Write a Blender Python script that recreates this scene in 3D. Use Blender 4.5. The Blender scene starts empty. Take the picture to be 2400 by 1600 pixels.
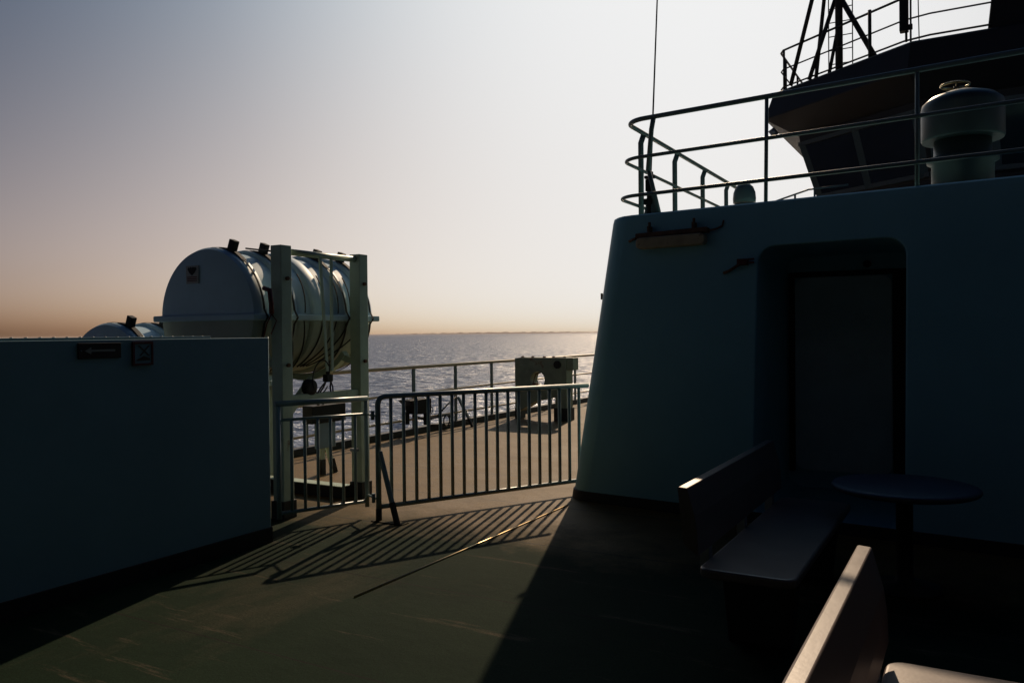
import bpy, bmesh, math, random
from mathutils import Vector, Matrix
random.seed(7)
SC = bpy.context.scene
COL = SC.collection
R = math.radians

# ------------------------------------------------------------------ camera
F_PX, YAW, PITCH, ROLL, EYE = 1900.0, R(29.8), math.atan(19.7 / 1900.0), R(0.55), 1.65
f0 = Vector((-math.sin(YAW), math.cos(YAW), 0)); r0 = Vector((math.cos(YAW), math.sin(YAW), 0)); u0 = Vector((0, 0, 1))
fw = f0 * math.cos(PITCH) - u0 * math.sin(PITCH)
u1 = u0 * math.cos(PITCH) + f0 * math.sin(PITCH)
rt = r0 * math.cos(ROLL) - u1 * math.sin(ROLL)
up = u1 * math.cos(ROLL) + r0 * math.sin(ROLL)
cd = bpy.data.cameras.new('camera'); cam = bpy.data.objects.new('camera', cd); COL.objects.link(cam)
cam.matrix_world = Matrix(((rt.x, up.x, -fw.x, 0), (rt.y, up.y, -fw.y, 0), (rt.z, up.z, -fw.z, EYE), (0, 0, 0, 1)))
cd.sensor_width = 36.0; cd.lens = F_PX / 2400 * 36; cd.clip_start = 0.05; cd.clip_end = 120000
SC.camera = cam

# ------------------------------------------------------------------ sky, sun, exposure
SUN_AZ, SUN_EL = R(-14.5), R(30.7)          # azimuth from +Y towards +X
sdir = Vector((math.sin(SUN_AZ) * math.cos(SUN_EL), math.cos(SUN_AZ) * math.cos(SUN_EL), math.sin(SUN_EL)))
SKY_GAMMA, SKY_SCALE = 2.0, (0.1835, 0.1435, 0.1185)
W = bpy.data.worlds.new('World'); SC.world = W; W.use_nodes = True
nt = W.node_tree; nt.nodes.clear()
out = nt.nodes.new('ShaderNodeOutputWorld'); bg = nt.nodes.new('ShaderNodeBackground')
sky = nt.nodes.new('ShaderNodeTexSky'); sky.sky_type = 'NISHITA'; sky.sun_disc = False
sky.sun_elevation = SUN_EL; sky.sun_rotation = SUN_AZ
sky.altitude = 0; sky.air_density = 0.3; sky.dust_density = 3.0; sky.ozone_density = 0.0
gam = nt.nodes.new('ShaderNodeGamma'); gam.inputs[1].default_value = SKY_GAMMA
scl = nt.nodes.new('ShaderNodeVectorMath'); scl.operation = 'MULTIPLY'; scl.inputs[1].default_value = SKY_SCALE
# film-like response of the hazy sky: contrast raised, highlights rolled off
hs = nt.nodes.new('ShaderNodeHueSaturation'); hs.inputs['Saturation'].default_value = 0.62
ad1 = nt.nodes.new('ShaderNodeVectorMath'); ad1.operation = 'ADD'; ad1.inputs[1].default_value = (1, 1, 1)
dv = nt.nodes.new('ShaderNodeVectorMath'); dv.operation = 'DIVIDE'
ml = nt.nodes.new('ShaderNodeVectorMath'); ml.operation = 'MULTIPLY'; ml.inputs[1].default_value = (9, 9, 9)
nt.links.new(sky.outputs[0], hs.inputs['Color']); 
geo = nt.nodes.new('ShaderNodeTexCoord'); sep = nt.nodes.new('ShaderNodeSeparateXYZ'); nt.links.new(geo.outputs['Generated'], sep.inputs[0])
cmb = nt.nodes.new('ShaderNodeCombineXYZ'); zc = nt.nodes.new('ShaderNodeClamp'); nt.links.new(sep.outputs['Z'], zc.inputs[0])
for i, base in enumerate((0.252, 0.70, 1.52)):      # dust haze: warm at the horizon, bluer with height
    pw = nt.nodes.new('ShaderNodeMath'); pw.operation = 'POWER'; pw.inputs[0].default_value = base; nt.links.new(zc.outputs[0], pw.inputs[1]); nt.links.new(pw.outputs[0], cmb.inputs[i])
hz_ = nt.nodes.new('ShaderNodeVectorMath'); hz_.operation = 'MULTIPLY'; nt.links.new(hs.outputs[0], hz_.inputs[0]); nt.links.new(cmb.outputs[0], hz_.inputs[1])
nt.links.new(hz_.outputs[0], scl.inputs[0]); nt.links.new(scl.outputs[0], gam.inputs[0])
nt.links.new(gam.outputs[0], ad1.inputs[0]); nt.links.new(gam.outputs[0], dv.inputs[0]); nt.links.new(ad1.outputs[0], dv.inputs[1]); nt.links.new(dv.outputs[0], ml.inputs[0]); nt.links.new(ml.outputs[0], bg.inputs[0]); nt.links.new(bg.outputs[0], out.inputs[0])
bg.inputs[1].default_value = 0.1
sl = bpy.data.lights.new('sun', 'SUN'); sl.energy = 3.0; sl.angle = R(0.6); sl.color = (1.0, 0.75, 0.51)
so = bpy.data.objects.new('sun', sl); COL.objects.link(so)
so.rotation_euler = (-sdir).to_track_quat('-Z', 'Y').to_euler(); so.location = (0, 0, 40)
SC.view_settings.view_transform = 'Standard'; SC.view_settings.look = 'None'
SC.view_settings.gamma = 1.0; SC.view_settings.exposure = 0.0

# ------------------------------------------------------------------ materials
def mat(name, col, rough=0.5, var=0.15, scale=3.0, bump=0.0, bscale=60.0, metal=0.0, spots=None, spot_scale=2.0, spot_lo=0.62, coat=0.0, spec=0.5):
    m = bpy.data.materials.new(name); m.use_nodes = True
    n = m.node_tree.nodes; l = m.node_tree.links; b = n['Principled BSDF']
    b.inputs['Roughness'].default_value = rough; b.inputs['Metallic'].default_value = metal
    b.inputs['Coat Weight'].default_value = coat; b.inputs['Specular IOR Level'].default_value = spec
    tc = n.new('ShaderNodeTexCoord'); nz = n.new('ShaderNodeTexNoise')
    nz.inputs['Scale'].default_value = scale; nz.inputs['Detail'].default_value = 8; nz.inputs['Roughness'].default_value = 0.62
    l.new(tc.outputs['Object'], nz.inputs['Vector'])
    rp = n.new('ShaderNodeValToRGB'); l.new(nz.outputs['Fac'], rp.inputs[0])
    rp.color_ramp.elements[0].position = 0.3; rp.color_ramp.elements[1].position = 0.7
    rp.color_ramp.elements[0].color = (*[c * (1 - var) for c in col], 1)
    rp.color_ramp.elements[1].color = (*[min(1, c * (1 + var)) for c in col], 1)
    last = rp.outputs[0]
    if spots:
        n2 = n.new('ShaderNodeTexNoise'); n2.inputs['Scale'].default_value = spot_scale; n2.inputs['Detail'].default_value = 10; n2.inputs['Roughness'].default_value = 0.7
        l.new(tc.outputs['Object'], n2.inputs['Vector'])
        r2 = n.new('ShaderNodeValToRGB'); r2.color_ramp.elements[0].position = spot_lo; r2.color_ramp.elements[1].position = spot_lo + 0.08
        l.new(n2.outputs['Fac'], r2.inputs[0])
        mx = n.new('ShaderNodeMix'); mx.data_type = 'RGBA'
        l.new(r2.outputs[0], mx.inputs[0]); l.new(last, mx.inputs[6]); mx.inputs[7].default_value = (*spots, 1)
        last = mx.outputs[2]
    l.new(last, b.inputs['Base Color'])
    rr = n.new('ShaderNodeMapRange'); rr.inputs[3].default_value = max(0.03, rough - 0.1); rr.inputs[4].default_value = min(1, rough + 0.1)
    l.new(nz.outputs['Fac'], rr.inputs[0]); l.new(rr.outputs[0], b.inputs['Roughness'])
    if bump:
        n3 = n.new('ShaderNodeTexNoise'); n3.inputs['Scale'].default_value = bscale; n3.inputs['Detail'].default_value = 4
        l.new(tc.outputs['Object'], n3.inputs['Vector'])
        bp = n.new('ShaderNodeBump'); bp.inputs['Strength'].default_value = bump; bp.inputs['Distance'].default_value = 0.01
        l.new(n3.outputs['Fac'], bp.inputs['Height']); l.new(bp.outputs[0], b.inputs['Normal'])
    return m

RUST = (0.16, 0.055, 0.02)
M = dict(
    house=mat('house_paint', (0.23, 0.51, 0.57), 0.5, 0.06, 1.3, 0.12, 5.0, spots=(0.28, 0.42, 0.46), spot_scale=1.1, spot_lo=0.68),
    wall=mat('wall_paint', (0.22, 0.38, 0.43), 0.55, 0.08, 1.5, 0.10, 6.0, spots=(0.19, 0.30, 0.33), spot_scale=1.4, spot_lo=0.68),
    black=mat('black_paint', (0.010, 0.010, 0.010), 0.6, 0.3, 6, 0.15, 40, spec=0.2),
    skirt=mat('skirting_paint', (0.014, 0.015, 0.014), 0.6, 0.3, 4, 0.1, 30),
    rail=mat('rail_paint', (0.12, 0.165, 0.165), 0.4, 0.1, 9, 0.08, 60, spots=RUST, spot_scale=7, spot_lo=0.7),
    siderail=mat('side_rail_paint', (0.55, 0.43, 0.27), 0.4, 0.1, 9, 0.08, 60, spots=RUST, spot_scale=5, spot_lo=0.7),
    gate=mat('gate_paint', (0.25, 0.34, 0.35), 0.33, 0.1, 9, 0.08, 60, spots=RUST, spot_scale=6, spot_lo=0.72),
    fairlead=mat('fairlead_paint', (0.22, 0.25, 0.18), 0.55, 0.2, 6, 0.2, 30, spots=RUST, spot_scale=3, spot_lo=0.6),
    rack=mat('rack_paint', (0.46, 0.56, 0.44), 0.45, 0.12, 6, 0.1, 40, spots=RUST, spot_scale=4, spot_lo=0.66),
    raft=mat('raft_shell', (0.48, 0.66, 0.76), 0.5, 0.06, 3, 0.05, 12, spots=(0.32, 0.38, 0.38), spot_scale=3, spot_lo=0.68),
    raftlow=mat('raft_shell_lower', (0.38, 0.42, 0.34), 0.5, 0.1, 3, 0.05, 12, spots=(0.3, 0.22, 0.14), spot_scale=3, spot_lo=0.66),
    strap=mat('strap_webbing', (0.02, 0.018, 0.016), 0.8, 0.3, 20, 0.3, 120),
    rubber=mat('rubber', (0.010, 0.010, 0.010), 0.7, 0.3, 10, 0.1, 80),
    rust=mat('rusty_steel', (0.15, 0.07, 0.035), 0.75, 0.4, 8, 0.3, 50),
    vent=mat('vent_paint', (0.030, 0.042, 0.044), 0.45, 0.12, 5, 0.1, 30),
    table=mat('table_top', (0.05, 0.06, 0.085), 0.5, 0.06, 5, 0.1, 90),
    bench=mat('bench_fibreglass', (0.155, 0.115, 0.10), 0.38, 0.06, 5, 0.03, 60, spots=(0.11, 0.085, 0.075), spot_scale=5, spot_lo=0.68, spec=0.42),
    brown=mat('brown_sign', (0.035, 0.02, 0.012), 0.6, 0.2, 6),
    signpale=mat('sign_pale', (0.30, 0.31, 0.27), 0.6, 0.1, 8),
    signred=mat('sign_red', (0.13, 0.02, 0.018), 0.5, 0.2, 8),
    sticker=mat('sticker_white', (0.40, 0.40, 0.37), 0.5, 0.1, 20),
    lampglass=mat('lamp_diffuser', (0.42, 0.34, 0.20), 0.45, 0.25, 9, 0.1, 40, spots=(0.16, 0.10, 0.05), spot_scale=9, spot_lo=0.58),
    galv=mat('galvanised', (0.30, 0.31, 0.32), 0.4, 0.2, 14, 0.1, 60, metal=0.6),
    strip=mat('strip_metal', (0.75, 0.55, 0.28), 0.38, 0.1, 20, metal=1.0),
    brass=mat('worn_brass', (0.55, 0.42, 0.22), 0.22, 0.15, 20, metal=1.0),
    bridge=mat('wheelhouse_paint', (0.014, 0.013, 0.012), 0.6, 0.15, 2, 0.1, 8),
    bridgewin=mat('wheelhouse_frame', (0.07, 0.09, 0.085), 0.5, 0.1, 4),
    blue=mat('blue_grey_panel', (0.16, 0.24, 0.30), 0.45, 0.1, 8),
    door=mat('door_paint', (0.60, 0.70, 0.68), 0.5, 0.1, 3, 0.08, 10),
    hull=mat('hull_paint', (0.03, 0.05, 0.09), 0.5, 0.15, 1),
    land=mat('far_land', (0.10, 0.085, 0.085), 0.95, 0.2, 0.002),
)
def glass_mat():
    m = bpy.data.materials.new('window_glass'); m.use_nodes = True
    b = m.node_tree.nodes['Principled BSDF']; b.inputs['Base Color'].default_value = (0.008, 0.009, 0.009, 1)
    b.inputs['Roughness'].default_value = 0.08
    n = m.node_tree.nodes.new('ShaderNodeTexNoise'); n.inputs['Scale'].default_value = 1.2
    bp = m.node_tree.nodes.new('ShaderNodeBump'); bp.inputs['Strength'].default_value = 0.03
    m.node_tree.links.new(n.outputs['Fac'], bp.inputs['Height']); m.node_tree.links.new(bp.outputs[0], b.inputs['Normal'])
    return m
M['glass'] = glass_mat()

def deck_mat():
    m = bpy.data.materials.new('deck_paint'); m.use_nodes = True
    n = m.node_tree.nodes; l = m.node_tree.links; b = n['Principled BSDF']
    tc = n.new('ShaderNodeTexCoord')
    def noise(sc, det=8, rough=0.65, stretch=None):
        z = n.new('ShaderNodeTexNoise'); z.inputs['Scale'].default_value = sc; z.inputs['Detail'].default_value = det; z.inputs['Roughness'].default_value = rough
        if stretch:
            mp = n.new('ShaderNodeMapping'); mp.inputs['Scale'].default_value = stretch[0]; mp.inputs['Rotation'].default_value = (0, 0, stretch[1])
            l.new(tc.outputs['Object'], mp.inputs[0]); l.new(mp.outputs[0], z.inputs['Vector'])
        else: l.new(tc.outputs['Object'], z.inputs['Vector'])
        return z.outputs['Fac']
    def ramp(s, a, c0, bb, c1):
        r = n.new('ShaderNodeValToRGB'); r.color_ramp.elements[0].position = a; r.color_ramp.elements[0].color = (*c0, 1)
        r.color_ramp.elements[1].position = bb; r.color_ramp.elements[1].color = (*c1, 1); l.new(s, r.inputs[0]); return r.outputs[0]
    def mix(f, a, c, mode='MIX'):
        x = n.new('ShaderNodeMix'); x.data_type = 'RGBA'; x.blend_type = mode
        for s, k in ((f, 0), (a, 6), (c, 7)):
            if isinstance(s, (int, float)): x.inputs[k].default_value = s
            elif isinstance(s, tuple): x.inputs[k].default_value = (*s, 1)
            else: l.new(s, x.inputs[k])
        return x.outputs[2]
    base = ramp(noise(1.3), 0.35, (0.004, 0.017, 0.007), 0.68, (0.010, 0.027, 0.012))
    worn = ramp(noise(0.7, 10, 0.7, ((1, 0.35, 1), R(-18))), 0.55, (0, 0, 0), 0.72, (1, 1, 1))
    c = mix(worn, base, (0.050, 0.048, 0.028))
    scuff = ramp(noise(2.6, 10, 0.75, ((0.25, 2.2, 1), R(-32))), 0.58, (0, 0, 0), 0.70, (1, 1, 1))
    c = mix(scuff, c, (0.095, 0.075, 0.050))
    # warm grazing sun sheen on the deck past the gate, put into the colour
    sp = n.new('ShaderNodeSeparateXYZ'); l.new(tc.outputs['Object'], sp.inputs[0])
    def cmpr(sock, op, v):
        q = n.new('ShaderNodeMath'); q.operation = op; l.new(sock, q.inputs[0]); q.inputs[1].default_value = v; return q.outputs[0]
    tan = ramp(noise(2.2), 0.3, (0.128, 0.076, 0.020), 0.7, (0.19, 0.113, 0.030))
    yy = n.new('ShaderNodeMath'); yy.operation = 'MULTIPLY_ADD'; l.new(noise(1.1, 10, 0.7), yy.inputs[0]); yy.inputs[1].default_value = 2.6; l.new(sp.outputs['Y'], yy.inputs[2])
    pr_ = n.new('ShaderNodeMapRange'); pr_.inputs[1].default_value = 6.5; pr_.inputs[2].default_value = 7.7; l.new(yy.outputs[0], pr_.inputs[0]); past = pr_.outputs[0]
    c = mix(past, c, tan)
    # weld seams across the deck every 1.28 m
    ys = cmpr(sp.outputs['Y'], 'ADD', 20 * 1.28 - 5.57 + 0.64)
    md = cmpr(ys, 'MODULO', 1.28); d = cmpr(md, 'SUBTRACT', 0.64); ab = n.new('ShaderNodeMath'); ab.operation = 'ABSOLUTE'; l.new(d, ab.inputs[0])
    seam = cmpr(ab.outputs[0], 'LESS_THAN', 0.006)
    c = mix(seam, c, (0.012, 0.012, 0.010))
    rst = ramp(noise(3.1, 10, 0.75), 0.66, (0, 0, 0), 0.72, (1, 1, 1))
    c = mix(rst, c, (0.045, 0.03, 0.018))
    grit = ramp(noise(85, 4, 0.8), 0.40, (0.55, 0.55, 0.55), 0.62, (1.35, 1.35, 1.35))
    c = mix(1.0, c, grit, 'MULTIPLY')
    l.new(c, b.inputs['Base Color'])
    rr = n.new('ShaderNodeMapRange'); rr.inputs[3].default_value = 0.55; rr.inputs[4].default_value = 0.78; l.new(noise(1.9), rr.inputs[0])
    def lerpf(f, a, bb):
        q = n.new('ShaderNodeMix'); q.data_type = 'FLOAT'; l.new(f, q.inputs[0])
        for s, k in ((a, 2), (bb, 3)):
            if isinstance(s, float): q.inputs[k].default_value = s
            else: l.new(s, q.inputs[k])
        return q.outputs[0]
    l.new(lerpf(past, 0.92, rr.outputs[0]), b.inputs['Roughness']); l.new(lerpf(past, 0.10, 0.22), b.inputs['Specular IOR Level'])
    g = noise(140, 3); g2 = noise(9, 6)
    ad = n.new('ShaderNodeMath'); ad.operation = 'MULTIPLY_ADD'; l.new(g2, ad.inputs[0]); ad.inputs[1].default_value = 2.5; l.new(g, ad.inputs[2])
    bp = n.new('ShaderNodeBump'); bp.inputs['Strength'].default_value = 0.45; bp.inputs['Distance'].default_value = 0.004
    l.new(ad.outputs[0], bp.inputs['Height']); l.new(bp.outputs[0], b.inputs['Normal'])
    return m
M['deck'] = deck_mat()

def sea_mat():
    m = bpy.data.materials.new('sea_water'); m.use_nodes = True
    n = m.node_tree.nodes; l = m.node_tree.links; n.clear()
    tc = n.new('ShaderNodeTexCoord')
    def noise(sc, det, st, rot):
        mp = n.new('ShaderNodeMapping'); mp.inputs['Scale'].default_value = st; mp.inputs['Rotation'].default_value = (0, 0, R(rot))
        z = n.new('ShaderNodeTexNoise'); z.inputs['Scale'].default_value = sc; z.inputs['Detail'].default_value = det; z.inputs['Roughness'].default_value = 0.6
        l.new(tc.outputs['Object'], mp.inputs[0]); l.new(mp.outputs[0], z.inputs['Vector']); return z.outputs['Fac']
    acc = None
    for sc, w, rot in ((0.05, 4.0, -20), (0.25, 1.6, -35), (0.9, 0.6, -10), (3.0, 0.2, 0)):
        q = n.new('ShaderNodeMath'); q.operation = 'MULTIPLY_ADD'; l.new(noise(sc, 3, (0.5, 1, 1), rot), q.inputs[0]); q.inputs[1].default_value = w
        if acc: l.new(acc, q.inputs[2])
        else: q.inputs[2].default_value = 0
        acc = q.outputs[0]
    bp = n.new('ShaderNodeBump'); bp.inputs['Strength'].default_value = 1.0; bp.inputs['Distance'].default_value = 1.1
    l.new(acc, bp.inputs['Height'])
    df = n.new('ShaderNodeBsdfDiffuse'); df.inputs[0].default_value = (0.026, 0.054, 0.13, 1)
    gl = n.new('ShaderNodeBsdfAnisotropic'); gl.inputs['Roughness'].default_value = 0.3; gl.inputs[0].default_value = (0.95, 0.97, 1, 1)
    l.new(bp.outputs[0], gl.inputs['Normal']); l.new(bp.outputs[0], df.inputs['Normal'])
    rp = n.new('ShaderNodeMapRange'); rp.inputs[1].default_value = 0.36; rp.inputs[2].default_value = 0.66; rp.inputs[3].default_value = 0.02; rp.inputs[4].default_value = 0.42
    l.new(noise(0.42, 10, (0.5, 1, 1), -30), rp.inputs[0])
    mx = n.new('ShaderNodeMixShader'); l.new(rp.outputs[0], mx.inputs[0]); l.new(df.outputs[0], mx.inputs[1]); l.new(gl.outputs[0], mx.inputs[2])
    o = n.new('ShaderNodeOutputMaterial'); l.new(mx.outputs[0], o.inputs[0])
    return m
M['sea'] = sea_mat()

# ------------------------------------------------------------------ mesh helpers
class MB:
    def __init__(s): s.bm = bmesh.new()
    def verts_faces(s, vs, fs):
        v = [s.bm.verts.new(p) for p in vs]
        for f in fs: s.bm.faces.new([v[i] for i in f])
    def box(s, a, b, rot=None, piv=None):
        (x0, y0, z0), (x1, y1, z1) = a, b
        vs = [Vector(p) for p in ((x0, y0, z0), (x1, y0, z0), (x1, y1, z0), (x0, y1, z0), (x0, y0, z1), (x1, y0, z1), (x1, y1, z1), (x0, y1, z1))]
        if rot is not None:
            pv = Vector(piv) if piv else sum(vs, Vector()) / 8
            vs = [rot @ (v - pv) + pv for v in vs]
        s.verts_faces(vs, [(0, 3, 2, 1), (4, 5, 6, 7), (0, 1, 5, 4), (1, 2, 6, 5), (2, 3, 7, 6), (3, 0, 4, 7)]); return s
    def bar(s, p, q, w, h, upv=(0, 0, 1)):
        p, q = Vector(p), Vector(q); d = (q - p).normalized(); u = Vector(upv)
        if abs(d.dot(u)) > 0.98: u = Vector((0, 1, 0))
        r = d.cross(u).normalized(); u = r.cross(d).normalized()
        vs = [c + r * a * w / 2 + u * b * h / 2 for c in (p, q) for a, b in ((-1, -1), (1, -1), (1, 1), (-1, 1))]
        s.verts_faces(vs, [(0, 1, 2, 3), (7, 6, 5, 4), (0, 4, 5, 1), (1, 5, 6, 2), (2, 6, 7, 3), (3, 7, 4, 0)]); return s
    def tube(s, pts, r, n=10, closed=False, r2=None):
        pts = [Vector(p) for p in pts]; N = len(pts); rings = []; prev = None
        for i, p in enumerate(pts):
            if closed: t = (pts[(i + 1) % N] - pts[i - 1]).normalized()
            elif i == 0: t = (pts[1] - p).normalized()
            elif i == N - 1: t = (p - pts[-2]).normalized()
            else: t = ((pts[i + 1] - p).normalized() + (p - pts[i - 1]).normalized()).normalized()
            if prev is None:
                a = Vector((0, 0, 1)) if abs(t.z) < 0.9 else Vector((1, 0, 0)); u = t.cross(a).normalized()
            else: u = (prev - t * prev.dot(t)).normalized()
            prev = u; w = t.cross(u); rad = r if r2 is None else r + (r2 - r) * i / (N - 1)
            rings.append([s.bm.verts.new(p + (u * math.cos(k * 2 * math.pi / n) + w * math.sin(k * 2 * math.pi / n)) * rad) for k in range(n)])
        for i in range(N if closed else N - 1):
            a, b = rings[i], rings[(i + 1) % N]
            for k in range(n): s.bm.faces.new((a[k], a[(k + 1) % n], b[(k + 1) % n], b[k])).smooth = True
        if not closed: s.bm.faces.new(rings[0][::-1]); s.bm.faces.new(rings[-1])
        return s
    def lathe(s, prof, c=(0, 0, 0), n=40, axis='Z'):
        c = Vector(c); rings = []
        for r, z in prof:
            ring = []
            for k in range(n):
                a = 2 * math.pi * k / n
                p = Vector((r * math.cos(a), r * math.sin(a), z))
                if axis == 'Y': p = Vector((p.x, z, p.y))
                if axis == 'X': p = Vector((z, p.x, p.y))
                ring.append(s.bm.verts.new(c + p))
            rings.append(ring)
        for a, b in zip(rings, rings[1:]):
            for k in range(n): s.bm.faces.new((a[k], a[(k + 1) % n], b[(k + 1) % n], b[k])).smooth = True
        s.bm.faces.new(rings[0][::-1]); s.bm.faces.new(rings[-1]); return s
    def prism(s, poly, a, b, axis='Y'):
        def P(p, t): return {'Y': (p[0], t, p[1]), 'Z': (p[0], p[1], t), 'X': (t, p[0], p[1])}[axis]
        n = len(poly); vs = [P(p, a) for p in poly] + [P(p, b) for p in poly]
        s.verts_faces(vs, [tuple(range(n))[::-1], tuple(range(n, 2 * n))] + [(i, (i + 1) % n, n + (i + 1) % n, n + i) for i in range(n)]); return s
    def build(s, name, m, parent=None, bevel=0.0, seg=2, smooth=False):
        bmesh.ops.recalc_face_normals(s.bm, faces=s.bm.faces[:])
        me = bpy.data.meshes.new(name); s.bm.to_mesh(me); s.bm.free()
        me.materials.append(m if not isinstance(m, str) else M[m])
        o = bpy.data.objects.new(name, me); COL.objects.link(o)
        if parent is not None: o.parent = parent; o.matrix_parent_inverse = parent_inv(parent)
        if bevel:
            md = o.modifiers.new('bevel', 'BEVEL'); md.width = bevel; md.segments = seg; md.limit_method = 'ANGLE'; md.angle_limit = R(35); md.harden_normals = False
        return o

def chain_loc(o):
    v = Vector(o.location)
    while o.parent: o = o.parent; v += Vector(o.location)
    return v
def parent_inv(p): return Matrix.Translation(-chain_loc(p))
def thing(name, label, cat, loc=(0, 0, 0), group=None):
    o = bpy.data.objects.new(name, None); COL.objects.link(o); o.location = loc; o.empty_display_size = 0.1
    o['label'] = label; o['category'] = cat
    if group: o['group'] = group
    return o
def tag(o, label, cat, group=None):
    o['label'] = label; o['category'] = cat
    if group: o['group'] = group
    return o
def struct(o): o['kind'] = 'structure'; return o
def arc(c, r, a0, a1, n, z):
    return [(c[0] + r * math.cos(R(a0 + (a1 - a0) * i / n)), c[1] + r * math.sin(R(a0 + (a1 - a0) * i / n)), z) for i in range(n + 1)]
def rrect(x0, z0, x1, z1, r, n=6):
    pts = []
    for cx, cz, a in ((x1 - r, z0 + r, -90), (x1 - r, z1 - r, 0), (x0 + r, z1 - r, 90), (x0 + r, z0 + r, 180)):
        pts += [(cx + r * math.cos(R(a + 90 * i / n)), cz + r * math.sin(R(a + 90 * i / n))) for i in range(n + 1)]
    return pts
def drop(o):
    me = o.data; bpy.data.objects.remove(o); bpy.data.meshes.remove(me)

# ================================================================== setting
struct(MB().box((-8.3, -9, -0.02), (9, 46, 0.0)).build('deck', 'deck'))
struct(MB().box((-8.32, -40, -13), (9.02, 60, -0.024)).build('hull', 'hull'))
mb = MB(); mb.verts_faces([(-60000, -30000, -12), (60000, -30000, -12), (60000, 60000, -12), (-60000, 60000, -12)], [(0, 1, 2, 3)])
struct(mb.build('sea', 'sea'))
# far coast: a long low ridge on the horizon
mb = MB(); top = []; D = 24000.0
for i in range(141):
    az = -YAW + R(-9 + 16 * i / 140.0)
    hgt = 6 + 34 * max(0.0, math.sin(math.pi * min(1, max(0, (i - 6) / 134.0)))) ** 0.6 + 10 * math.sin(i * 0.9) * math.sin(i * 0.23) + random.uniform(-4, 5)
    top.append((az, max(2, hgt)))
vs, fs = [], []
for az, hgt in top:
    for dd, z in ((0, -12.2), (150, -12 + hgt), (900, -12 + hgt * 0.8), (1400, -12.2)):
        vs.append((math.sin(az) * (D + dd), math.cos(az) * (D + dd), z))
for i in range(len(top) - 1):
    for k in range(3): fs.append((i * 4 + k, i * 4 + k + 1, i * 4 + 5 + k, i * 4 + 4 + k))
mb.verts_faces(vs, fs); struct(mb.build('far_coast', 'land'))

# ================================================================== deckhouse
HX, HY, HH, BT = -3.55, 7.24, 2.81, 0.12
def fy(x): return -0.10 * (x + 3.5)           # the front wall is set slightly askew to the ship's axis
def house_ring(z, grow=0.0):
    x0 = HX + BT * z - grow; y0 = HY + BT * z - grow; r = 0.24
    return [(9.0 - 0.4, y0 + fy(8.6), z)] + [(x0 + r + r * math.cos(R(a)), y0 + r + r * math.sin(R(a)) + fy(x0 + r + r * math.cos(R(a))), z) for a in range(270, 179, -9)] + [(x0, 26.0, z), (8.6, 26.0, z)]
house = thing('deckhouse', 'big white deckhouse with sloping front wall, rounded corner and recessed door', 'deckhouse', (0, 12, 0))
mb = MB(); zs = [0.0, 2.74, 2.785, 2.80]; rings = []
for i, z in enumerate(zs):
    g = {2: -0.004, 3: -0.022}.get(i, 0.0)
    rings.append([mb.bm.verts.new(p) for p in house_ring(z, g)])
n = len(rings[0])
for a, b in zip(rings, rings[1:]):
    for k in range(n):
        f = mb.bm.faces.new((a[k], a[(k + 1) % n], b[(k + 1) % n], b[k])); f.smooth = k not in (0, n - 1, n - 2, n - 3)
mb.bm.faces.new(rings[0][::-1]); mb.bm.faces.new(rings[-1])
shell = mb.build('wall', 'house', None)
cut = MB().prism(rrect(-1.68, 0.06, -0.485, 2.395, 0.15), 6.2, 8.62).build('cutter', 'house')
md = shell.modifiers.new('cut', 'BOOLEAN'); md.object = cut; md.operation = 'DIFFERENCE'; md.solver = 'EXACT'
dg = bpy.context.evaluated_depsgraph_get(); me = bpy.data.meshes.new_from_object(shell.evaluated_get(dg))
shell.modifiers.clear(); old = shell.data; shell.data = me; bpy.data.meshes.remove(old); drop(cut)
shell.parent = house; shell.matrix_parent_inverse = parent_inv(house)
bv = shell.modifiers.new('bevel', 'BEVEL'); bv.width = 0.02; bv.segments = 3; bv.limit_method = 'ANGLE'; bv.angle_limit = R(50)
# skirting
mb = MB(); a = house_ring(0.0, 0.012); b = house_ring(0.09, 0.012); va = [mb.bm.verts.new(p) for p in a]; vb = [mb.bm.verts.new(p) for p in b]
vc = [mb.bm.verts.new(p) for p in house_ring(0.094, -0.002)]
for k in range(len(a) - 2):
    for p, q in ((va, vb), (vb, vc)): mb.bm.faces.new((p[k], p[k + 1], q[k + 1], q[k]))
mb.build('skirting', 'skirt', house)
# door at the back of the recess
mb = MB(); mb.prism(rrect(-1.60, 0.24, -0.70, 2.18, 0.10), 8.585, 8.612); door = mb.build('door', 'door', house, 0.006)
mb = MB()
for x0, x1 in ((-1.66, -1.605), (-0.695, -0.50)): mb.box((x0, 8.575, 0.22), (x1, 8.612, 2.2))
mb.box((-1.66, 8.575, 2.185), (-0.50, 8.612, 2.235)); mb.build('door_frame', 'rubber', house, 0.004)
MB().box((-0.83, 8.545, 1.0), (-0.75, 8.584, 1.19)).build('lock', 'black', door, 0.004)
mb = MB(); mb.tube([(-0.79, 8.545, 1.1), (-0.79, 8.50, 1.1), (-0.90, 8.50, 1.1)], 0.012); mb.build('handle', 'galv', door)
MB().box((-1.56, 8.57, 2.03), (-1.47, 8.584, 2.08)).build('plate', 'black', door)
mb = MB(); mb.tube([(-0.92, 8.6, 2.29), (-0.92, 8.55, 2.29)], 0.035, 16); mb.build('vent_hole', 'black', house)
for zz in (0.6, 1.65):
    mb = MB(); mb.tube([(-1.615, 8.565, zz), (-1.615, 8.565, zz + 0.14)], 0.014); mb.build('hinge', 'galv', door)
# small fairing bracket on the corner, seen against the sky
mb = MB(); mb.box((-3.352, 7.70, 2.0), (-3.25, 7.73, 2.02)); mb.tube([(-3.347, 7.715, 1.985), (-3.347, 7.715, 2.05)], 0.012); mb.build('bracket', 'rust', house)

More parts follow.
